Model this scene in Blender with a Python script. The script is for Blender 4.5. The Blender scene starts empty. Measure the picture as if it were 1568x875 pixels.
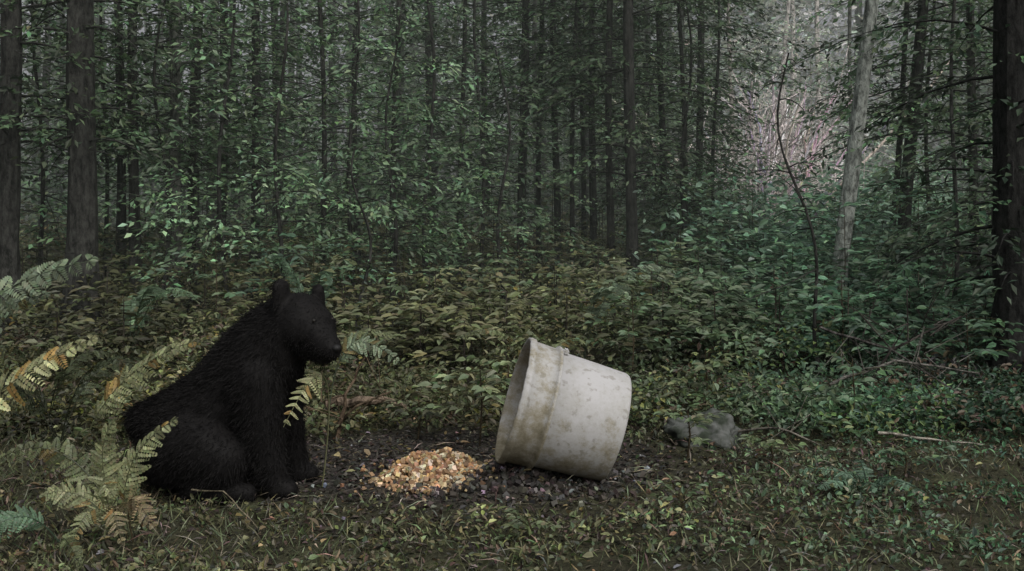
import bpy, bmesh, math
import numpy as np
from mathutils import Vector, Matrix, noise as mn
R = np.random.default_rng(7)
scene = bpy.context.scene
scene.view_settings.view_transform = 'Standard'
scene.view_settings.look = 'None'
scene.view_settings.exposure = 0

# ------------------------------------------------------------ helpers
def nrm(v):
    v = np.asarray(v, float)
    return v/np.maximum(np.linalg.norm(v, axis=-1, keepdims=True), 1e-9)

class MB:
    def __init__(s): s.v=[]; s.f=[]; s.c=[]; s.m=[]; s.n=0
    def add(s, V, F, C, m=0):
        V=np.asarray(V,float).reshape(-1,3); F=np.asarray(F,int).reshape(-1,4)
        C=np.asarray(C,float)
        if C.ndim==1: C=np.tile(C,(len(F),1))
        s.v.append(V); s.f.append(F+s.n); s.c.append(C); s.m.append(np.full(len(F),m)); s.n+=len(V)
    def build(s, name, mats, smooth=False, loc=None, parent=None):
        V=np.vstack(s.v); F=np.vstack(s.f); C=np.vstack(s.c); M=np.concatenate(s.m)
        if loc is not None: V=V-np.array(loc)
        me=bpy.data.meshes.new(name); nf=len(F)
        me.vertices.add(len(V)); me.vertices.foreach_set('co',V.astype(np.float32).ravel())
        me.loops.add(nf*4); me.loops.foreach_set('vertex_index',F.astype(np.int32).ravel())
        me.polygons.add(nf); me.polygons.foreach_set('loop_start',np.arange(0,nf*4,4,dtype=np.int32))
        me.polygons.foreach_set('material_index',M.astype(np.int32))
        me.polygons.foreach_set('use_smooth',np.full(nf,smooth))
        a=me.attributes.new('col','FLOAT_COLOR','FACE')
        a.data.foreach_set('color',np.hstack([C,np.ones((nf,1))]).astype(np.float32).ravel())
        me.update(calc_edges=True)
        for m in mats: me.materials.append(m)
        ob=bpy.data.objects.new(name,me); scene.collection.objects.link(ob)
        if loc is not None: ob.location=loc
        if parent: ob.parent=parent
        return ob

def diamonds(mb,P,D,N,L,W,C,m=0):
    P=np.asarray(P);n=len(P);D=nrm(D);S=nrm(np.cross(D,N));N=np.cross(S,D)
    L=np.broadcast_to(L,(n,))[:,None];W=np.broadcast_to(W,(n,))[:,None]
    V=np.stack([P,P+D*L*.45+S*W*.5+N*L*.06,P+D*L-N*L*.08,P+D*L*.45-S*W*.5+N*L*.06],1).reshape(-1,3)
    mb.add(V,np.arange(n*4).reshape(-1,4),C,m)
def leaves(mb,P,D,N,L,W,C,m=0):
    P=np.asarray(P);n=len(P);D=nrm(D);S=nrm(np.cross(D,N));N=np.cross(S,D)
    L=np.broadcast_to(L,(n,))[:,None];W=np.broadcast_to(W,(n,))[:,None]
    V=np.stack([P,P+D*L*.3+S*W*.46+N*W*.15,P+D*L*.66+S*W*.38+N*W*.08,P+D*L-N*L*.15,
                P+D*L*.66-S*W*.38+N*W*.08,P+D*L*.3-S*W*.46+N*W*.15],1).reshape(-1,3)
    b=np.arange(n)[:,None]*6
    F=np.stack([b+np.array([0,1,2,3]),b+np.array([0,3,4,5])],1).reshape(-1,4)
    C=np.asarray(C,float)
    if C.ndim==2: C=np.repeat(C,2,0)
    mb.add(V,F,C,m)
def tube(mb,pts,rad,k=6,C=(.05,.04,.03),m=0,cap=False,jit=0):
    pts=np.asarray(pts,float);n=len(pts);rad=np.broadcast_to(rad,(n,))
    T=nrm(np.gradient(pts,axis=0))
    ref=np.array([0,0,1.]) if abs(T[0,2])<.8 else np.array([1.,0,0])
    A=nrm(np.cross(T,ref));B=np.cross(T,A)
    th=np.linspace(0,2*np.pi,k,endpoint=False)
    rr=rad[:,None]*(1+(R.normal(0,jit,(n,k)) if jit else 0))
    V=pts[:,None]+rr[...,None]*(np.cos(th)[None,:,None]*A[:,None]+np.sin(th)[None,:,None]*B[:,None])
    i,j=np.meshgrid(np.arange(n-1),np.arange(k),indexing='ij')
    F=np.stack([i*k+j,i*k+(j+1)%k,(i+1)*k+(j+1)%k,(i+1)*k+j],-1).reshape(-1,4)
    V=V.reshape(-1,3)
    if cap:
        V=np.vstack([V,pts[0],pts[-1]]);c0=n*k
        for q in range(0,k,2):
            F=np.vstack([F,[c0,(q+2)%k,(q+1)%k,q],[c0+1,(n-1)*k+q,(n-1)*k+(q+1)%k,(n-1)*k+(q+2)%k]])
    mb.add(V,F,C,m)
def jitc(base,n,s=.22,hs=.12):
    base=np.asarray(base,float)
    if base.ndim==1: base=np.tile(base,(n,1))
    return np.clip(base*np.exp(R.normal(0,s,(n,1)))*np.exp(R.normal(0,hs,(n,3))),.002,.85)
def rdir(n):
    return nrm(R.normal(0,1,(n,3)))

def ground_z(x,y):
    x=np.asarray(x,float);y=np.asarray(y,float)
    z=.022*np.clip(y-5.2,0,40)
    z=z+.018*np.sin(x*2.3+.7)*np.sin(y*1.9+.4)*np.clip((np.abs(x-.0)+np.abs(y-4.2))/2,0.15,1)
    z=z+.06*np.sin(x*.7+2)*np.sin(y*.5)*np.clip((y-5)/4,0,1)
    z=z+.075*np.exp(-((x+.0)**2/.02+(y-4.12)**2/.03))
    return z

# ------------------------------------------------------------ materials
def newmat(name):
    m=bpy.data.materials.new(name);m.use_nodes=True
    nt=m.node_tree;b=nt.nodes['Principled BSDF'];return m,nt,b
def leafmat(name,trans=.25):
    m,nt,b=newmat(name);N=nt.nodes;L=nt.links
    a=N.new('ShaderNodeAttribute');a.attribute_name='col'
    N.remove(b);d=N.new('ShaderNodeBsdfDiffuse');L.new(a.outputs['Color'],d.inputs['Color'])
    t=N.new('ShaderNodeBsdfTranslucent');L.new(a.outputs['Color'],t.inputs['Color'])
    g=N.new('ShaderNodeBsdfGlossy');g.inputs['Roughness'].default_value=.5;g.inputs['Color'].default_value=(1,1,1,1)
    mx=N.new('ShaderNodeMixShader');mx.inputs[0].default_value=trans
    L.new(d.outputs[0],mx.inputs[1]);L.new(t.outputs[0],mx.inputs[2])
    m2=N.new('ShaderNodeMixShader');m2.inputs[0].default_value=.025
    L.new(mx.outputs[0],m2.inputs[1]);L.new(g.outputs[0],m2.inputs[2])
    L.new(m2.outputs[0],N['Material Output'].inputs['Surface'])
    return m
M_leaf=leafmat('leaf_material')
M_litter=leafmat('litter_material',.05)
def barkmat():
    m,nt,b=newmat('bark_material');N=nt.nodes;L=nt.links
    a=N.new('ShaderNodeAttribute');a.attribute_name='col'
    geo=N.new('ShaderNodeNewGeometry')
    mp=N.new('ShaderNodeMapping');mp.inputs['Scale'].default_value=(16,16,7)
    L.new(geo.outputs['Position'],mp.inputs[0])
    no=N.new('ShaderNodeTexNoise');no.inputs['Scale'].default_value=1.6;no.inputs['Detail'].default_value=5;no.inputs['Roughness'].default_value=.75
    L.new(mp.outputs[0],no.inputs['Vector'])
    mr=N.new('ShaderNodeMapRange');mr.inputs[1].default_value=.38;mr.inputs[2].default_value=.62;mr.inputs[3].default_value=.3;mr.inputs[4].default_value=1.7
    L.new(no.outputs[0],mr.inputs[0])
    mu=N.new('ShaderNodeVectorMath');mu.operation='SCALE'
    L.new(a.outputs['Color'],mu.inputs[0]);L.new(mr.outputs[0],mu.inputs['Scale'])
    L.new(mu.outputs[0],b.inputs['Base Color'])
    b.inputs['Roughness'].default_value=.9;b.inputs['Specular IOR Level'].default_value=.1
    bp=N.new('ShaderNodeBump');bp.inputs['Strength'].default_value=.8;bp.inputs['Distance'].default_value=.02
    L.new(no.outputs[0],bp.inputs['Height']);L.new(bp.outputs[0],b.inputs['Normal'])
    return m
M_bark=barkmat()

def groundmat():
    m,nt,b=newmat('forest_floor_material');N=nt.nodes;L=nt.links
    geo=N.new('ShaderNodeNewGeometry')
    n1=N.new('ShaderNodeTexNoise');n1.inputs['Scale'].default_value=3;n1.inputs['Detail'].default_value=9;n1.inputs['Roughness'].default_value=.7
    n2=N.new('ShaderNodeTexNoise');n2.inputs['Scale'].default_value=40;n2.inputs['Detail'].default_value=6
    L.new(geo.outputs['Position'],n1.inputs['Vector']);L.new(geo.outputs['Position'],n2.inputs['Vector'])
    cr=N.new('ShaderNodeValToRGB');e=cr.color_ramp.elements
    e[0].position=.35;e[0].color=(.028,.026,.018,1);e[1].position=.7;e[1].color=(.075,.08,.042,1)
    k=e.new(.52);k.color=(.048,.048,.028,1)
    L.new(n1.outputs[0],cr.inputs[0])
    c2=N.new('ShaderNodeValToRGB');e=c2.color_ramp.elements
    e[0].position=.35;e[0].color=(.02,.019,.018,1);e[1].position=.72;e[1].color=(.075,.067,.058,1)
    L.new(n2.outputs[0],c2.inputs[0])
    sub=N.new('ShaderNodeVectorMath');sub.operation='SUBTRACT';sub.inputs[1].default_value=(-.22,4.45,0)
    L.new(geo.outputs['Position'],sub.inputs[0])
    sc=N.new('ShaderNodeVectorMath');sc.operation='MULTIPLY';sc.inputs[1].default_value=(1/.85,1/.65,0)
    L.new(sub.outputs[0],sc.inputs[0])
    ln=N.new('ShaderNodeVectorMath');ln.operation='LENGTH';L.new(sc.outputs[0],ln.inputs[0])
    ad=N.new('ShaderNodeMath');ad.operation='MULTIPLY_ADD';ad.inputs[1].default_value=.9
    L.new(n1.outputs[0],ad.inputs[0]);L.new(ln.outputs['Value'],ad.inputs[2])
    mr=N.new('ShaderNodeMapRange');mr.inputs[1].default_value=1.25;mr.inputs[2].default_value=1.6
    L.new(ad.outputs[0],mr.inputs[0])
    mx=N.new('ShaderNodeMix');mx.data_type='RGBA'
    L.new(mr.outputs[0],mx.inputs['Factor']);L.new(c2.outputs[0],mx.inputs[6]);L.new(cr.outputs[0],mx.inputs[7])
    L.new(mx.outputs[2],b.inputs['Base Color'])
    b.inputs['Roughness'].default_value=.95;b.inputs['Specular IOR Level'].default_value=.15
    bp=N.new('ShaderNodeBump');bp.inputs['Strength'].default_value=1;bp.inputs['Distance'].default_value=.03
    L.new(n2.outputs[0],bp.inputs['Height']);L.new(bp.outputs[0],b.inputs['Normal'])
    return m
M_ground=groundmat()

# ------------------------------------------------------------ ground
def axis(lo,hi,fine0,fine1,df,growth=1.25):
    a=list(np.arange(fine0,fine1+1e-6,df));s=df;x=fine0
    while x>lo: s*=growth;x-=s;a.insert(0,x)
    s=df;x=a[-1]
    while x<hi: s*=growth;x+=s;a.append(x)
    return np.array(a)
xs=axis(-300,300,-3,3,.05);ys=axis(-60,400,2.2,7,.05)
X,Y=np.meshgrid(xs,ys,indexing='ij')
Z=ground_z(X,Y)+np.where((np.abs(X)<3.2)&(Y<7.2)&(Y>2),R.normal(0,.0045,X.shape),0)
mb=MB();ny=len(ys)
i,j=np.meshgrid(np.arange(len(xs)-1),np.arange(ny-1),indexing='ij')
F=np.stack([i*ny+j,(i+1)*ny+j,(i+1)*ny+j+1,i*ny+j+1],-1).reshape(-1,4)
mb.add(np.stack([X,Y,Z],-1).reshape(-1,3),F,(.03,.03,.02))
mb.build('forest_ground',[M_ground],smooth=True)

# ------------------------------------------------------------ colour by place
def zone(x,y):
    t=np.clip((x-.08*y+.2)/1.6,0,1)[:,None]
    a=np.array([.115,.125,.062]);b=np.array([.078,.145,.085])
    return a*(1-t)+b*t

# ------------------------------------------------------------ near ground cover
def soil_mask(x,y):
    w=np.array([mn.noise(Vector((a*3.1,b*3.1,4))) for a,b in zip(x,y)])
    return np.hypot((x+.2)/1.05,(y-4.38)/.74)+R.normal(0,.12,len(x))+.4*w
mb=MB()
n=74000
y=2.3+4.2*R.random(n)**1.0;x=(R.random(n)*2-1)*(y*.52+.5)
cl=np.array([mn.noise(Vector((a*2.2,b*2.2,0)))+.6*mn.noise(Vector((a*6,b*6,5))) for a,b in zip(x,y)])
k=(soil_mask(x,y)>1.02)&(R.random(n)<np.clip(.60+cl*1.8,.05,1))
x,y,cl=x[k],y[k],cl[k];n=len(x)
P=np.stack([x,y,ground_z(x,y)+R.random(n)*(.02+.07*np.clip(cl,0,1))],1)
D=rdir(n);D[:,2]=np.abs(D[:,2])*.8+.05
N=rdir(n)*.8+np.array([0,-.15,1])
C=jitc(zone(x,y)*(1+cl[:,None]*.9),n,.4,.12)
g=R.random(n)<.18;C[g]=jitc([.13,.11,.07],g.sum(),.4)
g=R.random(n)<.2;C[g]=jitc([.04,.036,.026],g.sum(),.4)
leaves(mb,P,D,N,R.uniform(.009,.034,n),R.uniform(.006,.018,n),C)
n=22000
y=2.4+3.2*R.random(n);x=(R.random(n)*2-1)*(y*.52+.4)
k=(soil_mask(x,y)>1.0)&((x<-.6)|(R.random(n)<.4));x,y=x[k],y[k];n=len(x)
P=np.stack([x,y,ground_z(x,y)-.004],1);D=rdir(n)*.9;D[:,2]=.8
C=jitc([.11,.125,.065],n,.4)
g=R.random(n)<.2;C[g]=jitc([.17,.15,.10],g.sum(),.35)
diamonds(mb,P,D,rdir(n),R.uniform(.02,.09,n),R.uniform(.002,.005,n),C)
mb.build('ground_cover_plants',[M_leaf])

mb=MB();n=12000
y=R.normal(4.3,.65,n);x=R.normal(-.2,.95,n);P=np.stack([x,y,ground_z(x,y)+R.random(n)*.012],1)
D=rdir(n);D[:,2]*=.35;N=rdir(n)*.6+np.array([0,0,1.])
C=jitc([.042,.036,.028],n,.5);g=R.random(n)<.06;C[g]=jitc([.14,.135,.125],g.sum(),.4)
g=R.random(n)<.08;C[g]=jitc([.13,.10,.05],g.sum(),.3)
leaves(mb,P,D,N,R.uniform(.008,.034,n),R.uniform(.006,.018,n),C)
n=1300;y=R.uniform(2.5,6,n);x=(R.random(n)*2-1)*(y*.5)
P=np.stack([x,y,ground_z(x,y)+.012+R.random(n)*.02],1);D=rdir(n);D[:,2]*=.15
diamonds(mb,P,D,rdir(n)*.3+np.array([0,0,1.]),R.uniform(.04,.15,n),R.uniform(.003,.006,n),jitc([.15,.13,.10],n,.5))
# scattered fallen autumn leaves
n=260;y=R.uniform(2.6,5.5,n);x=(R.random(n)*2-1)*(y*.5)
P=np.stack([x,y,ground_z(x,y)+.02+R.random(n)*.02],1)
leaves(mb,P,rdir(n)*[1,1,.3],rdir(n)*.5+np.array([0,0,1.]),R.uniform(.02,.05,n),R.uniform(.015,.03,n),jitc([.20,.17,.09],n,.45))
mb.build('leaf_litter',[M_litter])

# ------------------------------------------------------------ understory
def herb(mb,x,y,h,nl,ls,col,spread=.16):
    z0=float(ground_z(x,y));n=nl
    az=R.random(n)*6.283;r=spread*np.sqrt(R.random(n));t=R.random(n)**.6
    P=np.stack([x+r*np.cos(az),y+r*np.sin(az),z0+h*t*(1-.4*(r/spread)**2)],1)
    D=np.stack([np.cos(az),np.sin(az),R.normal(.05,.3,n)],1)+R.normal(0,.45,(n,3))
    N=np.array([0,-.15,1.])+R.normal(0,.45,(n,3))
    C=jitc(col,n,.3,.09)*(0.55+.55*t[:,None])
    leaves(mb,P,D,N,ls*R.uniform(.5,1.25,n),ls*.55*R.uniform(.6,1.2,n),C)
mb=MB()
cnt=4000
for _ in range(cnt):
    y=4.9+15*R.random()**1.5;x=(R.random()*2-1)*(y*.56+.8)
    if abs(x-.2)<1.0 and y<5.15: continue
    a=mn.noise(Vector((x*.9,y*.9,3)));bb=mn.noise(Vector((x*2.7,y*2.7,8)))
    h=(.10+.066*(min(y,12)-4.6)+.26*a)*(.55+.9*R.random());h=max(h,.07)
    col=zone(np.array([x]),np.array([y]))[0]*(1+1.1*a+.9*bb)
    if x>2.1 and y<9: col=col*.6  # gloom at the right edge put into the leaf colour
    if x<-2.0 and y<8: col=col*.6  # dark depth behind the left ferns, painted into the leaf colour
    if R.random()<.08: col=col*np.array([1.5,1.25,.8])
    if R.random()<.07: col=np.array([.10,.075,.05])
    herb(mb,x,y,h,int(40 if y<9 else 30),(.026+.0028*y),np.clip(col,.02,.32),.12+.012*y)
mb.build('undergrowth_plants',[M_leaf])
# waist-high shrubs with layered twigs
mb=MB()
for _ in range(420):
    y=6.6+9*R.random()**1.2;x=R.uniform(-.52,.54)*y
    if R.random()<.4: x=R.uniform(.12,.5)*y
    z0=float(ground_z(x,y));h=(.35+.075*(y-5.5))*R.uniform(.6,1.25)
    c=zone(np.array([x]),np.array([y]))[0]*R.uniform(.7,1.7)
    if x/y<-.3 or x/y>.43: c=c*.65  # shrubs toward both edges darkened in colour as painted shade
    for q in range(7):
        t=.35+.65*q/6;a=R.random()*6.283;l=R.uniform(.2,.45)*(1.25-.5*t)
        d=np.array([math.cos(a),math.sin(a),0]);p0=np.array([x,y,z0+h*t]);p1=p0+d*l+[0,0,R.uniform(-.06,.05)]
        tube(mb,[[x,y,z0+h*t*.5],p0,p1],[.006,.004,.002],3,(.05,.045,.035),1)
        m=15;u=R.random(m);P_=p0+u[:,None]*(p1-p0);sd=np.cross(d,[0,0,1]);sg=R.choice([-1,1],m)[:,None]
        P_=P_+sg*sd*.05*R.random((m,1))+R.normal(0,.012,(m,3))
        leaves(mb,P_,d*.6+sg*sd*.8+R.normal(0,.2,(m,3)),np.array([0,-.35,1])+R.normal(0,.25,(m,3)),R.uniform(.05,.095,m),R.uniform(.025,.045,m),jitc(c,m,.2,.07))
mb.build('shrub_thicket',[M_leaf,M_bark])

# ------------------------------------------------------------ ferns
def frond(mb,p0,p1,p2,W,col,np_=15,start=.25,droop=.25,nup=(0,0,1)):
    p0,p1,p2=[np.array(q,float) for q in (p0,p1,p2)]
    t=np.linspace(0,1,14)[:,None]
    B=(1-t)**2*p0+2*t*(1-t)*p1+t*t*p2
    tube(mb,B,np.linspace(.003,.001,14),4,np.array(col)*.45)
    for kx in range(np_):
        u=start+(1-start)*(kx+.3)/np_
        q=(1-u)**2*p0+2*u*(1-u)*p1+u*u*p2
        T=nrm(2*(1-u)*(p1-p0)+2*u*(p2-p1))
        S=nrm(np.cross(T,np.array(nup)));U=np.cross(S,T)
        v=(u-start)/(1-start)
        w=W*min(1,.6+1.6*v)*(1-v)**.65+.006
        for sg in (-1,1):
            d=nrm(T*.5+sg*S*1-U*droop+R.normal(0,.13,3))
            nn=nrm(U+R.normal(0,.3,3));s2=nrm(np.cross(d,nn))
            m=7;bw=(1-start)/np_*np.linalg.norm(p2-p0)*.55
            c=np.array(col)*np.exp(R.normal(0,.25))
            if R.random()<.08: c=c*np.array([.9,.6,.4])
            ww=w*R.uniform(.7,1.12)
            a=(np.arange(m)+.1)/m
            Pm=q+np.outer(a*ww,d)-np.outer((a**2)*ww*.25,nn)
            lw=bw*(1-a**2*.8)
            for s3 in (-1,1):
                D=d*.55+s3*s2
                diamonds(mb,Pm,np.tile(D,(m,1)),np.tile(nn,(m,1))+R.normal(0,.14,(m,3)),lw*1.15,np.full(m,ww/m*1.6),jitc(c,m,.12,.04))
def fern(name,fr,col,**k):
    mb=MB()
    for f in fr:
        kk=dict(k);cc=np.array(f[4]) if len(f)>4 else np.array(col)
        frond(mb,f[0],f[1],f[2],f[3],cc,**kk)
    return mb.build(name,[M_leaf])
YG=(.36,.37,.20);YG2=(.26,.28,.15);GG=(.19,.24,.155);BG=(.11,.18,.11);OL=(.12,.14,.07)
CF=(0,-.75,.66)
fern('bracken_fern',[((-2.05,3.62,0),(-2.0,3.6,.76),(-1.33,3.55,.86),.15,GG),
                     ((-2.0,3.7,0),(-2.05,3.75,.66),(-1.55,3.7,.74),.10,(.13,.17,.11))],GG,nup=CF,start=.34)
fern('bracken_fern',[((-2.0,3.72,0),(-1.86,3.70,.42),(-1.37,3.64,.60),.12,YG),
                     ((-1.60,4.0,0),(-1.52,3.95,.44),(-1.11,3.88,.56),.10,YG2),
                     ((-1.8,3.7,0),(-1.9,3.6,.35),(-1.62,3.5,.18),.08,OL)],YG,nup=CF,start=.36)
fern('bracken_fern',[((-1.17,3.38,.0),(-1.24,3.34,.26),(-1.01,3.32,.39),.075,YG2),
                     ((-1.18,3.38,.0),(-1.30,3.34,.27),(-1.20,3.31,.38),.075,YG2),
                     ((-1.19,3.38,.0),(-1.32,3.34,.22),(-1.42,3.3,.15),.075,YG2),
                     ((-1.16,3.36,.0),(-1.17,3.25,.27),(-1.03,3.18,.09),.075,(.26,.21,.12)),
                     ((-1.17,3.36,.0),(-1.22,3.25,.25),(-1.12,3.16,.05),.07,(.24,.21,.12)),
                     ((-1.19,3.36,.0),(-1.27,3.28,.29),(-1.16,3.2,.18),.07,YG2),
                     ((-1.20,3.4,.0),(-1.38,3.45,.38),(-1.60,3.4,.24),.07,OL),
                     ((-1.18,3.36,.0),(-1.25,3.28,.22),(-1.28,3.2,.05),.065,YG2)],YG,np_=12,nup=CF)
fern('bracken_fern',[((-1.35,3.3,0),(-1.42,3.2,.22),(-1.54,3.1,.05),.07,BG),
                     ((-1.35,3.3,0),(-1.3,3.15,.12),(-1.2,3.05,.03),.05,OL)],BG,np_=12,nup=CF)
fern('bracken_fern',[((-.70,4.05,0),(-.60,3.98,.70),(-.80,3.84,.26),.085,YG)],YG,np_=11,start=.60,nup=CF)
fern('bracken_fern',[((-.80,4.75,0),(-.78,4.7,.66),(-.47,4.6,.38),.085,GG)],GG,nup=CF,start=.4)
def fernplant(x,y,h,spread,W,col,nf=5,az0=None,**k):
    z=float(ground_z(x,y));fr=[]
    for q in range(nf):
        a=(R.random()*6.283) if az0 is None else az0+(q-nf/2)*.8+R.normal(0,.2)
        s=spread*R.uniform(.6,1.15);hh=h*R.uniform(.75,1.1)
        d=np.array([math.cos(a),math.sin(a),0])
        p=np.array([x,y,z])
        fr.append((p,p+d*s*.3+[0,0,hh*1.3],p+d*s*1.2+[0,0,hh*.85],W,np.array(col)*np.exp(R.normal(0,.25))))
    return fern('bracken_fern',fr,col,**k)
for (x,y,h,s,W,c,nf) in [(-1.3,7.2,.78,.55,.09,BG,4),(.45,7.0,.64,.55,.10,(.15,.20,.13),4),(.15,6.0,.38,.4,.08,OL,4),
     (-1.0,5.6,.38,.35,.08,OL,3),(-2.2,5.2,.40,.4,.09,(.07,.085,.045),4),(1.28,3.95,.09,.24,.05,(.11,.18,.12),8),(-1.9,4.6,.40,.4,.09,(.06,.075,.04),4),
     (-2.3,6.6,.55,.5,.1,(.09,.14,.08),4),(-1.62,3.35,.08,.2,.05,BG,3),
     (.9,8.6,.6,.5,.1,OL,3)]:
    fernplant(x,y,h,s,W,c,nf,nup=(0,-.3,.95))

def seedling(x,y,h,spread,ls,col,nb=6,name='leafy_seedling'):
    mb=MB();z=float(ground_z(x,y))
    st=np.array([[x,y,z],[x+.01,y,z+h*.5],[x,y,z+h]])
    tube(mb,st,[.005,.004,.002],5,(.05,.04,.025),1)
    for q in range(nb):
        a=R.random()*6.283;t=.45+.55*q/nb;d=np.array([math.cos(a),math.sin(a),0])
        p0=np.array([x,y,z+h*t]);s=spread*R.uniform(.6,1.1)
        p1=p0+d*s+[0,0,R.uniform(-.02,.06)]
        tube(mb,[p0,(p0+p1)/2+[0,0,.02],p1],[.002,.0015,.001],4,(.05,.05,.025),1)
        m=9;u=np.linspace(.3,1,m);P=p0+np.outer(u,p1-p0)
        side=np.cross(d,[0,0,1]);sg=np.where(np.arange(m)%2,1,-1)[:,None]
        D=d*.5+sg*side*.9+R.normal(0,.15,(m,3));D[-1]=d
        leaves(mb,P,D,np.array([0,-.3,1])+R.normal(0,.3,(m,3)),ls*R.uniform(.8,1.2,m),ls*.5,jitc(col,m,.2,.08))
    return mb.build(name,[M_leaf,M_bark])
for a in [(-.14,4.75,.36,.19,.065,(.19,.23,.13),8),(-.02,4.9,.38,.22,.06,(.14,.18,.09),8),(.72,4.5,.2,.14,.045,(.13,.17,.09),6),
          (-.42,4.9,.2,.15,.05,(.12,.13,.08),6),(1.55,5.0,.34,.2,.06,(.11,.17,.09),7),(1.95,6.5,.62,.3,.07,(.10,.19,.11),9),
          (1.0,4.25,.14,.12,.035,(.12,.16,.08),6),(.55,3.6,.08,.1,.03,(.13,.17,.09),6),(.05,3.35,.07,.09,.03,(.12,.15,.08),6),(1.5,4.2,.12,.15,.04,(.10,.15,.09),6),
          (-1.45,8,.85,.5,.08,(.1,.18,.11),10),(.95,5.4,.35,.2,.05,(.13,.16,.08),7),(2.4,5.8,.5,.3,.06,(.06,.11,.06),9),
          (-2.0,7.4,.85,.5,.08,(.1,.16,.09),10),(-.75,7.6,.7,.45,.07,(.1,.15,.08),10),(.05,8.0,.75,.45,.07,(.12,.17,.09),10),(.7,6.4,.5,.35,.06,(.1,.15,.08),9),
          (2.6,8.6,1.1,.5,.08,(.14,.26,.16),14),(3.4,9.2,1.3,.6,.08,(.13,.25,.15),16),(2.1,9.6,1.1,.5,.08,(.16,.29,.19),14),(1.35,8.8,.8,.4,.07,(.11,.21,.12),12)]:
    seedling(*a)

# ------------------------------------------------------------ trees
def tree(name,x,y,r,h,clear=1.2,blen=1.4,nb=66,col=(.05,.10,.05),bark=(.035,.033,.028),lean=(0,0),dead=12,ls=.075,lw=.5,nleaf=48,wob=.07):
    mb=MB();z0=float(ground_z(x,y))-.05
    m=18;t=np.linspace(0,1,m)
    ph=R.random(2)*6
    pts=np.stack([x+lean[0]*t*h+wob*np.sin(t*9+ph[0])*t**.5,y+lean[1]*t*h+wob*np.sin(t*8+ph[1])*t**.5,z0+h*t],1)
    rad=r*(1-.85*t)*(1+.45*np.exp(-t*h/.25))+.004
    tt=np.concatenate([[0,.15/h,.4/h,.8/h],t[1:]]);tt=np.sort(tt)
    pts=np.stack([np.interp(tt,t,pts[:,q]) for q in range(3)],1);rad=np.interp(tt,t,rad)
    tube(mb,pts,rad,10,bark,1,jit=.06)
    vis=1.4+.2*y+1.0
    def at(z): 
        q=np.clip((z-z0)/h,0,1);return np.array([np.interp(q,tt,pts[:,c]) for c in range(3)]),np.interp(q,tt,rad)
    for q in range(dead):
        z=z0+.5+R.random()*max(.6,min(vis,h*.7)-.5);p,rr=at(z);a=R.random()*6.283
        d=np.array([math.cos(a),math.sin(a),R.normal(-.1,.25)]);l=R.uniform(.15,.6)
        p1=p+d*l;p1[2]-=.08*l
        tube(mb,[p,(p+p1)/2+R.normal(0,.02,3),p1],[.006,.004,.002],3,np.array(bark)*1.1,1)
    P=[];D=[];N=[];LL=[];CC=[]
    for q in range(nb):
        u=((q+R.random())/nb)**1.5;z=z0+clear+(h-clear)*u
        p,rr=at(z);a=q*2.4+R.normal(0,.4)
        prof=(1-u)**.7*(.6+.4*min(1,u*6))+.12
        l=blen*prof*R.uniform(.5,1.15)
        d=np.array([math.cos(a),math.sin(a),0]);up=R.uniform(-.15,.3)
        p2=p+d*l+np.array([0,0,l*(up-.3)]);p1=p+d*l*.5+np.array([0,0,l*.5*up+.03])
        s=np.linspace(0,1,5)[:,None];B=(1-s)**2*p+2*s*(1-s)*p1+s*s*p2
        tube(mb,B,np.linspace(min(.012,max(.005,rr*.2)),.002,5),4,bark,1)
        seen=z<vis+.5
        n=int(nleaf*(l/1.0+.25)*(1 if seen else .2))
        w=R.random(n)**.7*.85+.15
        Q=(1-w[:,None])**2*p+2*w[:,None]*(1-w[:,None])*p1+w[:,None]**2*p2
        side=np.cross(d,[0,0,1]);off=R.normal(0,.5,n)*(.14+.32*l*(1.05-w)*w*1.8)
        Q=Q+off[:,None]*side+R.normal(0,.025,(n,3));Q[:,2]-=np.abs(off)*.2
        P.append(Q);D.append(d*.6+np.sign(off)[:,None]*side*.7+R.normal(0,.35,(n,3))+[0,0,-.2])
        N.append(np.array([0,-.3,1.])+R.normal(0,.4,(n,3)))
        LL.append(np.full(n,ls*(1 if seen else 1.7))*R.uniform(.55,1.3,n))
        CC.append(jitc(np.array(col)*np.exp(R.normal(0,.45)),n,.25,.08))
    if P:
        P=np.vstack(P);L_=np.concatenate(LL)
        diamonds(mb,P,np.vstack(D),np.vstack(N),L_,L_*lw,np.vstack(CC),0)
    return mb.build(name,[M_leaf,M_bark],loc=(x,y,z0))
DG=(.075,.115,.062);MG=(.105,.17,.09);LG=(.15,.235,.135);PG=(.42,.52,.40)  # PG is paled so the birch leaves carry painted haze glow
dk=(.034,.034,.031);gr=(.09,.095,.082)
def T(px,y,w,**k):   # bearing + distance -> plan position of a trunk
    x=(px-784)/1681*y
    k.setdefault('lw',.42)
    tree(k.pop('name','conifer_tree'),x,y,w*y/1681/2,**k)
T(10,8.0,36,h=9,col=DG,bark=dk,clear=1.5)
T(122,8,46,h=11,col=DG,bark=dk,clear=1.5,dead=14,blen=1.1)
T(183,9.5,14,h=9,col=DG,bark=dk,clear=1.5)
T(210,9,17,h=10,col=MG,bark=dk,lean=(-.012,0),clear=1.5)
T(265,9.2,19,h=10,col=DG,bark=gr,clear=1.6)
T(300,9.8,17,h=10,col=DG,bark=dk,clear=1.4,lean=(.006,0))
T(333,11,15,h=10,col=MG,bark=dk,clear=1.2,lean=(.02,0))
T(388,10.5,15,h=10,col=DG,bark=dk,clear=1.4)
T(420,13,11,h=10,col=MG,bark=dk,clear=1.3)
T(492,9.6,8,h=7,col=LG,bark=dk,clear=.9,blen=1.3,name='maple_tree',nb=44)
T(547,12,9,h=8,col=MG,bark=dk,clear=1.0,name='maple_tree')
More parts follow.
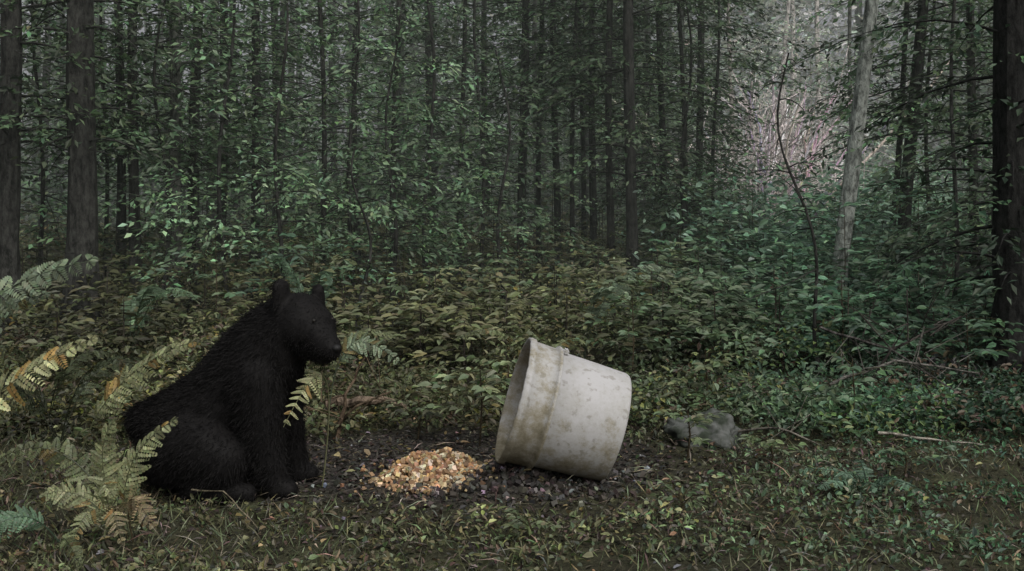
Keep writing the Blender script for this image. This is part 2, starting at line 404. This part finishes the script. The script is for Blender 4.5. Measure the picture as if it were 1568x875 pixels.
T(605,10.5,10,h=8,col=DG,bark=dk,clear=1.1,name='maple_tree',nb=48)
T(660,14,11,h=11,col=MG,bark=dk,clear=1.3)
T(706,11,8,h=8,col=MG,bark=dk,clear=1.0,name='maple_tree',nb=48)
T(745,15,10,h=11,col=MG,bark=dk,clear=1.3)
T(800,11.5,14,h=11,col=DG,bark=dk,clear=1.9,dead=25)
T(827,12.5,8,h=10,col=DG,bark=dk,clear=2.2,dead=25)
T(855,12,11,h=10,col=DG,bark=dk,clear=2.2,dead=30,lean=(-.008,0))
T(878,11,7,h=9,col=DG,bark=dk,clear=2.2,dead=30,lean=(.01,0))
T(892,13,8,h=10,col=DG,bark=dk,clear=2.3,dead=30)
T(907,11.8,11,h=10,col=DG,bark=dk,clear=2.3,dead=30,lean=(.01,0))
T(937,10.5,11,h=10,col=DG,bark=dk,clear=1.8,dead=40)
T(968,10,18,h=11,col=DG,bark=dk,clear=1.3,dead=50)
T(1015,12,11,h=10,col=DG,bark=dk,clear=.8,blen=1.2,nb=90)
T(1070,13,12,h=11,col=DG,bark=dk,clear=.7,blen=1.3,nb=90)
T(1045,11,8,h=7,col=DG,bark=dk,clear=.6,blen=1.1,nb=70)
for px,y,h,c in [(345,8.4,3.8,LG),(430,8.2,3.2,MG),(540,9.2,3.8,LG),(655,9.4,4.0,LG),(60,9.2,4.2,MG),(250,8.8,3.2,MG),(600,8.8,2.6,MG),
                 (735,10.4,4.6,LG),(770,9,2.4,MG),(1050,10.5,3.2,DG),(1095,11.5,5,MG),(160,10.5,4.6,MG),(1000,12.8,2.6,DG),(1462,8.4,4.2,MG),(1425,10.2,5,MG),(1525,8,4,DG)]:
    T(px,y,6,h=h,col=c,bark=dk,clear=.7,blen=1.15,nb=25,nleaf=56,ls=.06,lw=.5,dead=2,name='maple_tree')
# right side
T(1120,19,9,h=9,col=LG,bark=(.3,.28,.25),clear=2.2,name='birch_tree',nb=30)
T(1188,17,8,h=9,col=PG,bark=(.5,.48,.45),clear=2.2,name='birch_tree',lean=(.05,0),nb=40)
T(1225,20,9,h=10,col=PG,bark=(.5,.48,.45),clear=2.2,name='birch_tree',nb=40,lean=(-.04,0))
T(1255,18,9,h=10,col=PG,bark=(.5,.48,.45),clear=2.2,name='birch_tree',nb=40)
T(1305,16,8,h=8,col=PG,bark=gr,clear=1.8,name='birch_tree',nb=40)
T(1272,8.8,24,h=10,col=LG,bark=(.25,.27,.245),clear=3.1,lean=(.125,0),name='poplar_tree',dead=3,wob=.03)
T(1378,9.6,20,h=9,col=MG,bark=dk,clear=1.6,lean=(.06,0),dead=16)
T(1352,10.5,9,h=8,col=MG,bark=dk,clear=1.8,lean=(.09,0))
T(1490,9.2,14,h=8,col=DG,bark=dk,clear=.6,blen=1.1,nb=80)
T(1553,6.6,56,h=9,col=(.035,.06,.035),bark=(.018,.018,.017),clear=.6,blen=.9,nb=80)
T(1600,9,30,h=9,col=DG,bark=dk,clear=.8)
T(-60,9,30,h=9,col=DG,bark=dk,clear=1.2)
T(1262,6.6,4,h=2.0,col=MG,bark=dk,clear=1.0,blen=.4,nb=11,lean=(-.13,0),name='sapling_tree',dead=4,nleaf=16,ls=.045)
T(555,7.4,5,h=1.5,col=BG,bark=dk,clear=.55,blen=.5,nb=7,name='sapling_tree',dead=2,nleaf=24,ls=.05)
# deeper rows of forest
for q in range(50):
    y=R.uniform(16,30);x=R.uniform(-.58,.58)*y
    a=x/y
    if .17<a<.36: continue
    tree('spruce_tree',x,y,R.uniform(.04,.09),R.uniform(9,12),clear=R.uniform(.2,1.6 if a>-.15 else 1.0),blen=1.9,nb=58 if a>-.15 else 44,col=MG if a<.2 else LG,bark=dk,dead=6,ls=.13,nleaf=26,lw=.5)

# distant mass of trees
mb=MB()
for q in range(5400):
    y=R.uniform(28,50);x=R.uniform(-.62,.62)*y;a=x/y
    z=R.random()**.9*16
    th=-.32
    if a<-.12 and z>2.2: th=.13
    if -.12<=a<.12 and z>3: th=-.12
    if mn.noise(Vector((x*.22,y*.1,z*.3+5)))<th : continue
    n=40;s=R.uniform(.5,1.3)
    P=np.array([x,y,z+.5])+R.normal(0,1,(n,3))*[s,s,s*.35]
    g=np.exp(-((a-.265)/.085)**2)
    col=np.array((.13,.18,.11))*(1-g)+np.array((.68,.76,.66))*g  # bright haze on the right painted into the foliage colour
    L_=R.uniform(.16,.34,n)
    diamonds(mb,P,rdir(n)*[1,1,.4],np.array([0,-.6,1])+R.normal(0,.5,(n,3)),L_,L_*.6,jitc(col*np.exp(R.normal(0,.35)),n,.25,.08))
for q in range(70):
    y=R.uniform(30,48);x=R.uniform(-.6,.6)*y
    tube(mb,[[x,y,0],[x+R.normal(0,.2),y,7],[x+R.normal(0,.3),y,14]],[.14,.1,.03],6,(.05,.05,.045),1)
mb.build('distant_trees',[M_leaf,M_bark])

mb=MB()
for q in range(520):
    y=R.uniform(9,23);x=y*R.uniform(.16,.38)
    h=R.uniform(.5,1.4)+.07*(y-11);z0=float(ground_z(x,y))
    n=60;t=R.random(n);s=.42
    P=np.stack([x+R.normal(0,s,n)*(.4+.6*t),y+R.normal(0,s,n),z0+h*t],1)
    col=np.array([.21,.34,.23])*np.exp(R.normal(0,.35))
    leaves(mb,P,rdir(n)*[1,1,.4],np.array([0,-.4,1])+R.normal(0,.45,(n,3)),R.uniform(.045,.11,n),R.uniform(.025,.055,n),jitc(col,n,.25,.08))
mb.build('brush_thicket',[M_leaf])
mb=MB()
for q in range(75):
    y=R.uniform(13,17);x=y*R.uniform(.205,.262);h=R.uniform(1.0,2.9);z0=float(ground_z(x,y))
    d=R.normal(.12,.3,2);P=np.array([[x+d[0]*h*t**1.3+R.normal(0,.05),y+d[1]*h*t,z0+h*t] for t in np.linspace(0,1,6)])
    tube(mb,P,np.linspace(.026,.006,6)*R.uniform(.5,1.9),4,jitc([.72,.66,.64],1)[0])  # pale wood, lightened further as painted haze glow
    for w in range(6):
        a=P[R.integers(1,5)];tube(mb,[a,a+R.normal(0,.25,3)+[0,0,.15],a+R.normal(0,.5,3)+[0,0,.3]],[.011,.008,.004],3,(.66,.60,.58))
mb.build('dead_brush',[M_bark])

# ------------------------------------------------------------ fallen branches, log, rock
def stick(name,pts,r,col,twigs=0):
    mb=MB();pts=np.array(pts,float);n=len(pts)
    t=np.linspace(0,n-1,n*3);P=np.stack([np.interp(t,range(n),pts[:,c]) for c in range(3)],1)+R.normal(0,r*.4,(n*3,3))
    tube(mb,P,np.linspace(r,r*.45,n*3),8,col,0,cap=True,jit=.08)
    for q in range(twigs):
        a=P[R.integers(1,len(P)-1)];tube(mb,[a,a+R.normal(0,.08,3)+[0,0,.04],a+R.normal(0,.16,3)+[0,0,.08]],[r*.4,r*.3,r*.15],4,col)
    return mb.build(name,[M_bark])
stick('fallen_branch',[(1.58,4.75,.06),(1.8,4.72,.04),(2.0,4.68,.02)],.006,(.22,.20,.17))
stick('fallen_branch',[(1.5,5.2,.20),(1.85,5.3,.3),(2.3,5.4,.22)],.008,(.10,.095,.085),8)
stick('fallen_branch',[(1.75,5.6,.05),(1.9,5.5,.33),(2.25,5.5,.5)],.010,(.05,.045,.04),10)
stick('fallen_branch',[(1.6,5.7,.42),(1.9,5.5,.33),(2.2,5.2,.1)],.007,(.07,.065,.06),8)
stick('fallen_branch',[(1.0,4.85,.05),(1.15,4.7,.09),(1.3,4.65,.03)],.006,(.13,.12,.10),3)
stick('fallen_log',[(-.88,5.3,.10),(-.65,5.2,.13),(-.5,5.15,.11)],.026,(.15,.115,.085),0)
stick('fallen_branch',[(-.78,4.9,.0),(-.74,4.9,.2),(-.68,4.95,.34)],.010,(.11,.08,.055),3)
stick('fallen_branch',[(-.85,5.0,.0),(-.70,4.95,.14),(-.55,5,.2)],.008,(.10,.075,.05),3)
stick('fallen_branch',[(-1.05,3.6,.10),(-.92,3.5,.12),(-.80,3.45,.02)],.003,(.15,.13,.09),0)
bm=bmesh.new();bmesh.ops.create_icosphere(bm,subdivisions=5,radius=1)
for v in bm.verts:
    d=v.co.copy();f=1+.5*mn.noise(d*1.3+Vector((3,1,0)))+.2*mn.noise(d*4)+.06*mn.noise(d*11)
    v.co=Vector((d.x*.155*f,d.y*.11*f,d.z*.095*f))
me=bpy.data.meshes.new('rock');bm.to_mesh(me);bm.free()
for p in me.polygons:p.use_smooth=True
rock=bpy.data.objects.new('rock',me);scene.collection.objects.link(rock);rock.location=(.86,4.84,.02)
m,nt,b=newmat('rock_material');no=nt.nodes.new('ShaderNodeTexNoise');no.inputs['Scale'].default_value=18;no.inputs['Detail'].default_value=9
tc=nt.nodes.new('ShaderNodeTexCoord');nt.links.new(tc.outputs['Object'],no.inputs['Vector'])
cr=nt.nodes.new('ShaderNodeValToRGB');cr.color_ramp.elements[0].color=(.025,.033,.022,1);cr.color_ramp.elements[0].position=.42
cr.color_ramp.elements[1].color=(.10,.105,.10,1);cr.color_ramp.elements[1].position=.62
nt.links.new(no.outputs[0],cr.inputs[0]);nt.links.new(cr.outputs[0],b.inputs['Base Color']);b.inputs['Roughness'].default_value=.95
bp=nt.nodes.new('ShaderNodeBump');bp.inputs['Distance'].default_value=.01;nt.links.new(no.outputs[0],bp.inputs['Height']);nt.links.new(bp.outputs[0],b.inputs['Normal'])
me.materials.append(m)

# ------------------------------------------------------------ bait: corn / crumb pile
m,nt,b=newmat('corn_material');a=nt.nodes.new('ShaderNodeAttribute');a.attribute_name='col'
nt.links.new(a.outputs['Color'],b.inputs['Base Color']);b.inputs['Roughness'].default_value=.6;M_corn=m
cube=np.array([[-1,-1,-1],[1,-1,-1],[1,1,-1],[-1,1,-1],[-1,-1,1],[1,-1,1],[1,1,1],[-1,1,1]],float)*.5
cube[4:,:2]*=.65;cf=np.array([[0,3,2,1],[4,5,6,7],[0,1,5,4],[1,2,6,5],[2,3,7,6],[3,0,4,7]])
mb=MB()
def kernel(x,y,z,s,c):
    A=nrm(R.normal(0,1,3));B_=nrm(np.cross(A,R.normal(0,1,3)));Cc=np.cross(A,B_)
    Mx=np.stack([A,B_,Cc]);V=(cube*np.array([s,s*.8,s*.7])*R.uniform(.8,1.2,(8,3)))@Mx+[x,y,z]
    mb.add(V,cf,c)
pal=[(.42,.31,.17),(.50,.40,.24),(.36,.22,.10),(.56,.48,.35),(.15,.09,.05),(.42,.25,.13),(.28,.16,.09)]
for q in range(1250):
    a=R.random()*6.283;rr=R.random()**.6*(1+R.normal(0,.18));x=-.305+.185*rr*math.cos(a)+.02*math.sin(3*a);y=4.20+.22*rr*math.sin(a)
    z=float(ground_z(x,y))+.075*max(0,1-rr**1.5)*(1+.7*mn.noise(Vector((x*18,y*18,0))))+R.uniform(-.004,.014)
    kernel(x,y,z,R.uniform(.010,.025),jitc(pal[R.integers(7)],1,.35,.06)[0])
for q in range(170):
    a=R.random()*6.283;rr=1+abs(R.normal(0,.35));x=-.305+.18*rr*math.cos(a);y=4.20+.2*rr*math.sin(a)
    kernel(x,y,float(ground_z(x,y))+.008,R.uniform(.009,.016),jitc(pal[R.integers(7)],1,.3,.06)[0]*.8)
mb.build('corn_pile',[M_corn])
mb=MB()
for q in range(70):
    x=R.normal(-.1,.33);y=R.normal(4.15,.2);kernel(x,y,float(ground_z(x,y))+.01,R.uniform(.008,.02),jitc([.27,.26,.25],1,.4)[0])
for q in range(700):
    x=R.normal(.05,.25);y=R.normal(4.06,.14);kernel(x,y,float(ground_z(x,y))+.006,R.uniform(.01,.03),jitc([.03,.026,.022],1,.5)[0])
mb.build('bait_scraps',[M_corn])

# ------------------------------------------------------------ plastic bucket
prof=[(0,0),(.185,0),(.200,.004),(.205,.014),(.2125,.14),(.2185,.272),(.234,.275),(.236,.281),(.234,.287),(.2235,.290),(.2265,.33),(.2285,.372),
      (.2365,.375),(.2385,.388),(.2365,.399),(.2315,.402),(.2255,.399),(.222,.38),(.214,.27),(.206,.12),(.199,.012),(0,.008)]
bm=bmesh.new();K=96;rings=[]
for (r,t) in prof:
    if r==0: rings.append([bm.verts.new((0,0,t))]);continue
    rings.append([bm.verts.new(((r+(.0018*math.sin(3*q*2*math.pi/K)+(.0018*mn.noise(Vector((q*.35,t*20,0))) if t>.36 else 0)))*math.cos(q*2*math.pi/K),r*math.sin(q*2*math.pi/K),t+(.004*mn.noise(Vector((q*.5,3,0))) if t>.38 else 0))) for q in range(K)])
for a,b_ in zip(rings[:-1],rings[1:]):
    for q in range(K):
        if len(a)==1: bm.faces.new((a[0],b_[(q+1)%K],b_[q]))
        elif len(b_)==1: bm.faces.new((a[q],a[(q+1)%K],b_[0]))
        else: bm.faces.new((a[q],a[(q+1)%K],b_[(q+1)%K],b_[q]))
bmesh.ops.recalc_face_normals(bm,faces=bm.faces)
me=bpy.data.meshes.new('bucket_shell');bm.to_mesh(me);bm.free()
for p in me.polygons:p.use_smooth=True
bucket=bpy.data.objects.new('plastic_bucket',None);scene.collection.objects.link(bucket)
shell=bpy.data.objects.new('bucket_shell',me);scene.collection.objects.link(shell);shell.parent=bucket
m,nt,b=newmat('dirty_plastic');N=nt.nodes;L=nt.links
tc=N.new('ShaderNodeTexCoord')
n1=N.new('ShaderNodeTexNoise');n1.inputs['Scale'].default_value=12;n1.inputs['Detail'].default_value=12;n1.inputs['Roughness'].default_value=.8
n2=N.new('ShaderNodeTexNoise');n2.inputs['Scale'].default_value=34;n2.inputs['Detail'].default_value=6
L.new(tc.outputs['Object'],n1.inputs['Vector']);L.new(tc.outputs['Object'],n2.inputs['Vector'])
sp=N.new('ShaderNodeSeparateXYZ');L.new(tc.outputs['Object'],sp.inputs[0])
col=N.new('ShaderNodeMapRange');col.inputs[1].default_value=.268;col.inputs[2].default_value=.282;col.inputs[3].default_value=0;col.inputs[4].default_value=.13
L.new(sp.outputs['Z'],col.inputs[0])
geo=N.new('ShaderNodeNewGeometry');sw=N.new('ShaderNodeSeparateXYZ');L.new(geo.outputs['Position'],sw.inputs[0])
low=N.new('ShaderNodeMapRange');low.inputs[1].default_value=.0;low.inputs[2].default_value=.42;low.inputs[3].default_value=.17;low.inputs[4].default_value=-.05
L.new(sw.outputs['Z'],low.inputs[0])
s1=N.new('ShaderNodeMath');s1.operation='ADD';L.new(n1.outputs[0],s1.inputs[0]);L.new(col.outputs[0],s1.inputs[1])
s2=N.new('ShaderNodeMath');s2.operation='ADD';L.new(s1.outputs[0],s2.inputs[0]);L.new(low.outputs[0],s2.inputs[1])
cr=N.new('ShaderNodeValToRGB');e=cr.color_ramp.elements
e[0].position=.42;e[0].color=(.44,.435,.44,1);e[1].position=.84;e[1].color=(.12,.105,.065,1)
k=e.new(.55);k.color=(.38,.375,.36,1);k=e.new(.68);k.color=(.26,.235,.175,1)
L.new(s2.outputs[0],cr.inputs[0])
spk=N.new('ShaderNodeMapRange');spk.inputs[1].default_value=.58;spk.inputs[2].default_value=.66;spk.inputs[3].default_value=0;spk.inputs[4].default_value=.45
L.new(n2.outputs[0],spk.inputs[0])
mx=N.new('ShaderNodeMix');mx.data_type='RGBA';L.new(spk.outputs[0],mx.inputs['Factor']);L.new(cr.outputs[0],mx.inputs[6]);mx.inputs[7].default_value=(.16,.145,.105,1)
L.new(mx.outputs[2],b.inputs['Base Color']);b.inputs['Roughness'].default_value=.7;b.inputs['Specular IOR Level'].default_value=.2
bp=N.new('ShaderNodeBump');bp.inputs['Distance'].default_value=.002;bp.inputs['Strength'].default_value=.5;L.new(n1.outputs[0],bp.inputs['Height']);L.new(bp.outputs[0],b.inputs['Normal'])
me.materials.append(m)
def boxpart(name,loc,size,parent,mat,rotz=0):
    bm=bmesh.new();bmesh.ops.create_cube(bm,size=1);bmesh.ops.scale(bm,vec=size,verts=bm.verts)
    bmesh.ops.bevel(bm,geom=bm.edges[:],offset=min(size)*.25,segments=2,affect='EDGES')
    me=bpy.data.meshes.new(name);bm.to_mesh(me);bm.free();me.materials.append(mat)
    o=bpy.data.objects.new(name,me);scene.collection.objects.link(o);o.parent=parent;o.location=loc;o.rotation_euler=(0,0,rotz);return o
ax=Vector((-.955,-.07,.275)).normalized()
xx=Vector((0,0,1)).cross(ax).normalized();yy=ax.cross(xx)
for q,a in enumerate((math.radians(82),math.radians(262))):
    boxpart('handle_lug_%d'%q,(.228*math.cos(a),.228*math.sin(a),.262),(.02,.035,.022),bucket,m,a)
Mb=Matrix((xx,yy,ax)).transposed().to_4x4()
ctr=Vector((.195,4.1,.262))
Mb.translation=ctr-ax*.2
bucket.matrix_world=Mb

# ------------------------------------------------------------ black bear
bear=bpy.data.objects.new('black_bear',None);scene.collection.objects.link(bear)
BO=Vector((-1.094,4.05,-.012))
bm=bmesh.new()
def ball(p,r,sc=(1,1,1)):
    M=Matrix.Translation(p)@Matrix.Diagonal((r*sc[0],r*sc[1],r*sc[2],1))
    bmesh.ops.create_icosphere(bm,subdivisions=3,radius=1,matrix=M)
def chain(pts,sc=(1,1,1)):
    for (p,r),(p2,r2) in zip(pts[:-1],pts[1:]):
        p=Vector(p);p2=Vector(p2);n=max(2,int((p2-p).length/(min(r,r2)*.25)))
        for q in range(n+1):
            t=q/n;ball(p.lerp(p2,t),r*(1-t)+r2*t,sc)
chain([((-.27,0,.262),.055),((-.195,0,.245),.105),((-.075,0,.228),.175),((.05,0,.330),.165),((.155,-.0,.465),.16),((.235,-.02,.575),.128),((.315,-.05,.628),.104)])
chain([((-.03,0,.17),.16),((.1,0,.2),.15)])
ball(Vector((.330,-.06,.615)),.108)
ball(Vector((.325,-.06,.645)),.088)
ball(Vector((.375,-.07,.605)),.082)
chain([((.375,-.09,.595),.074),((.414,-.128,.563),.058),((.446,-.158,.540),.045)])
chain([((.36,-.08,.555),.062),((.425,-.142,.518),.036)])
s=Vector((.62,.78,0)).normalized();u=Vector((0,0,1))
for c,hh,ww in ((Vector((.264,-.105,.752)),.034,.038),(Vector((.376,.015,.731)),.030,.028)):
    for q in range(6):
        cc=c+u*(-.012*q)
        Mt=Matrix.Translation(cc)@Matrix((s,u.cross(s),u)).transposed().to_4x4()@Matrix.Diagonal((ww+.001*q,.021,hh,1))
        bmesh.ops.create_icosphere(bm,subdivisions=3,radius=1,matrix=Mt)
for sg in (-1,1):
    dx=-.03 if sg<0 else 0
    chain([((.19+dx,sg*.08,.42),.115),((.215+dx,sg*.105,.27),.088),((.24+dx,sg*.115,.16),.068),((.27+dx,sg*.12,.065),.052),((.285+dx,sg*.12,.042),.044)])
    chain([((.285+dx,sg*.12,.04),.044),((.325+dx,sg*.125,.034),.034)],(1,1.25,1))
    chain([((-.07,sg*.1,.18),.145),((-.0,sg*.14,.17),.12),((.07,sg*.165,.15),.088)])
    chain([((.07,sg*.165,.13),.08),((.0,sg*.17,.065),.05),((-.03,sg*.17,.042),.044),((.12,sg*.18,.038),.04),((.16,sg*.185,.034),.035)],(1,1.15,1))
ball(Vector((-.15,0,.13)),.13)
me=bpy.data.meshes.new('bear_rough');bm.to_mesh(me);bm.free()
tmp=bpy.data.objects.new('tmp',me);scene.collection.objects.link(tmp)
md=tmp.modifiers.new('r','REMESH');md.mode='VOXEL';md.voxel_size=.008;md.use_smooth_shade=True
md=tmp.modifiers.new('s','SMOOTH');md.factor=.5;md.iterations=5
dg=bpy.context.evaluated_depsgraph_get();dg.update()
bme=bpy.data.meshes.new_from_object(tmp.evaluated_get(dg));bpy.data.objects.remove(tmp)
m,nt,b=newmat('bear_fur_material');b.inputs['Roughness'].default_value=.65;b.inputs['Specular IOR Level'].default_value=.10
no=nt.nodes.new('ShaderNodeTexNoise');no.inputs['Scale'].default_value=25;no.inputs['Detail'].default_value=6
cr=nt.nodes.new('ShaderNodeValToRGB');cr.color_ramp.elements[0].color=(.005,.005,.005,1);cr.color_ramp.elements[1].color=(.013,.012,.012,1)
nt.links.new(no.outputs[0],cr.inputs[0]);nt.links.new(cr.outputs[0],b.inputs['Base Color'])
bme.materials.clear();bme.materials.append(m);bme.name='bear_body'
body=bpy.data.objects.new('bear_body',bme);scene.collection.objects.link(body);body.parent=bear
nv=len(bme.vertices);co=np.empty(nv*3,np.float32);bme.vertices.foreach_get('co',co);co=co.reshape(-1,3)
no_=np.empty(nv*3,np.float32);bme.vertices.foreach_get('normal',no_);no_=no_.reshape(-1,3)
idx=R.integers(0,nv,80000);P=co[idx]+R.normal(0,.004,(len(idx),3));Nn=no_[idx]
comb=np.tile(np.array([-.5,0,-.75]),(len(idx),1))
D=nrm(Nn*.45+comb*.7+R.normal(0,.2,Nn.shape));S=rdir(len(idx))
Lh=R.uniform(.014,.034,len(idx))
hd=(P[:,0]>.27)&(P[:,2]>.48);Lh[hd]*=.4
hd=(P[:,2]>.68);Lh[hd]*=.8
ft=P[:,2]<.06;Lh[ft]*=.5
mb=MB();diamonds(mb,P-Nn*.003,D,S,Lh,.0022,(.01,.01,.01));fur=mb.build('bear_fur',[m],parent=bear)
def small(name,p,r,sc,colr,rough):
    bm=bmesh.new();bmesh.ops.create_icosphere(bm,subdivisions=3,radius=r,matrix=Matrix.Translation(p)@Matrix.Diagonal((*sc,1)))
    me=bpy.data.meshes.new(name);bm.to_mesh(me);bm.free()
    for q in me.polygons:q.use_smooth=True
    mm,nt,b=newmat(name+'_material');b.inputs['Base Color'].default_value=(*colr,1);b.inputs['Roughness'].default_value=rough;me.materials.append(mm)
    o=bpy.data.objects.new(name,me);scene.collection.objects.link(o);o.parent=bear
small('nose',Vector((.476,-.188,.546)),.016,(1,1,.8),(.005,.005,.005),.7)
small('eye',Vector((.420,-.125,.640))+s*-.045,.006,(1,1,1),(.008,.006,.004),.5)
small('eye.001',Vector((.420,-.120,.640))+s*.04,.006,(1,1,1),(.008,.006,.004),.5)
bear.location=BO

# ------------------------------------------------------------ evening mist in the forest (real volume)
bm=bmesh.new();bmesh.ops.create_cube(bm,size=1);me=bpy.data.meshes.new('evening_mist');bm.to_mesh(me);bm.free()
fog=bpy.data.objects.new('evening_mist',me);scene.collection.objects.link(fog);fog.scale=(90,62,16);fog.location=(0,37,7.9)
m=bpy.data.materials.new('mist_material');m.use_nodes=True;nt=m.node_tree;nt.nodes.remove(nt.nodes['Principled BSDF'])
vs=nt.nodes.new('ShaderNodeVolumeScatter');vs.inputs['Density'].default_value=.010;vs.inputs['Color'].default_value=(.84,.96,.87,1)
nt.links.new(vs.outputs[0],nt.nodes['Material Output'].inputs['Volume']);me.materials.append(m)

# ------------------------------------------------------------ light
w=bpy.data.worlds.new('World');scene.world=w;w.use_nodes=True
bg=w.node_tree.nodes['Background'];sk=w.node_tree.nodes.new('ShaderNodeTexSky');sk.sky_type='NISHITA';sk.sun_disc=False
el=math.radians(48);az=math.radians(150)
sk.sun_elevation=el;sk.sun_rotation=az;sk.air_density=1.0;sk.dust_density=6
hs=w.node_tree.nodes.new('ShaderNodeHueSaturation');hs.inputs['Saturation'].default_value=.3
w.node_tree.links.new(sk.outputs[0],hs.inputs['Color'])
w.node_tree.links.new(hs.outputs[0],bg.inputs[0]);bg.inputs[1].default_value=.115
sd=bpy.data.lights.new('sun','SUN');sd.energy=1.05;sd.angle=math.radians(50);sd.color=(1,.98,.93)
so=bpy.data.objects.new('sun',sd);scene.collection.objects.link(so)
dirv=Vector((math.sin(az)*math.cos(el),math.cos(az)*math.cos(el),math.sin(el)))
so.rotation_euler=dirv.to_track_quat('Z','Y').to_euler()

# ------------------------------------------------------------ camera
cd=bpy.data.cameras.new('camera');cam=bpy.data.objects.new('camera',cd);scene.collection.objects.link(cam)
cam.location=(0,0,1.0);cam.rotation_euler=(math.radians(90),0,0)
cd.lens=1681/1568*36;cd.shift_y=-107/1568;cd.clip_end=1000;cd.clip_start=.05
scene.camera=cam
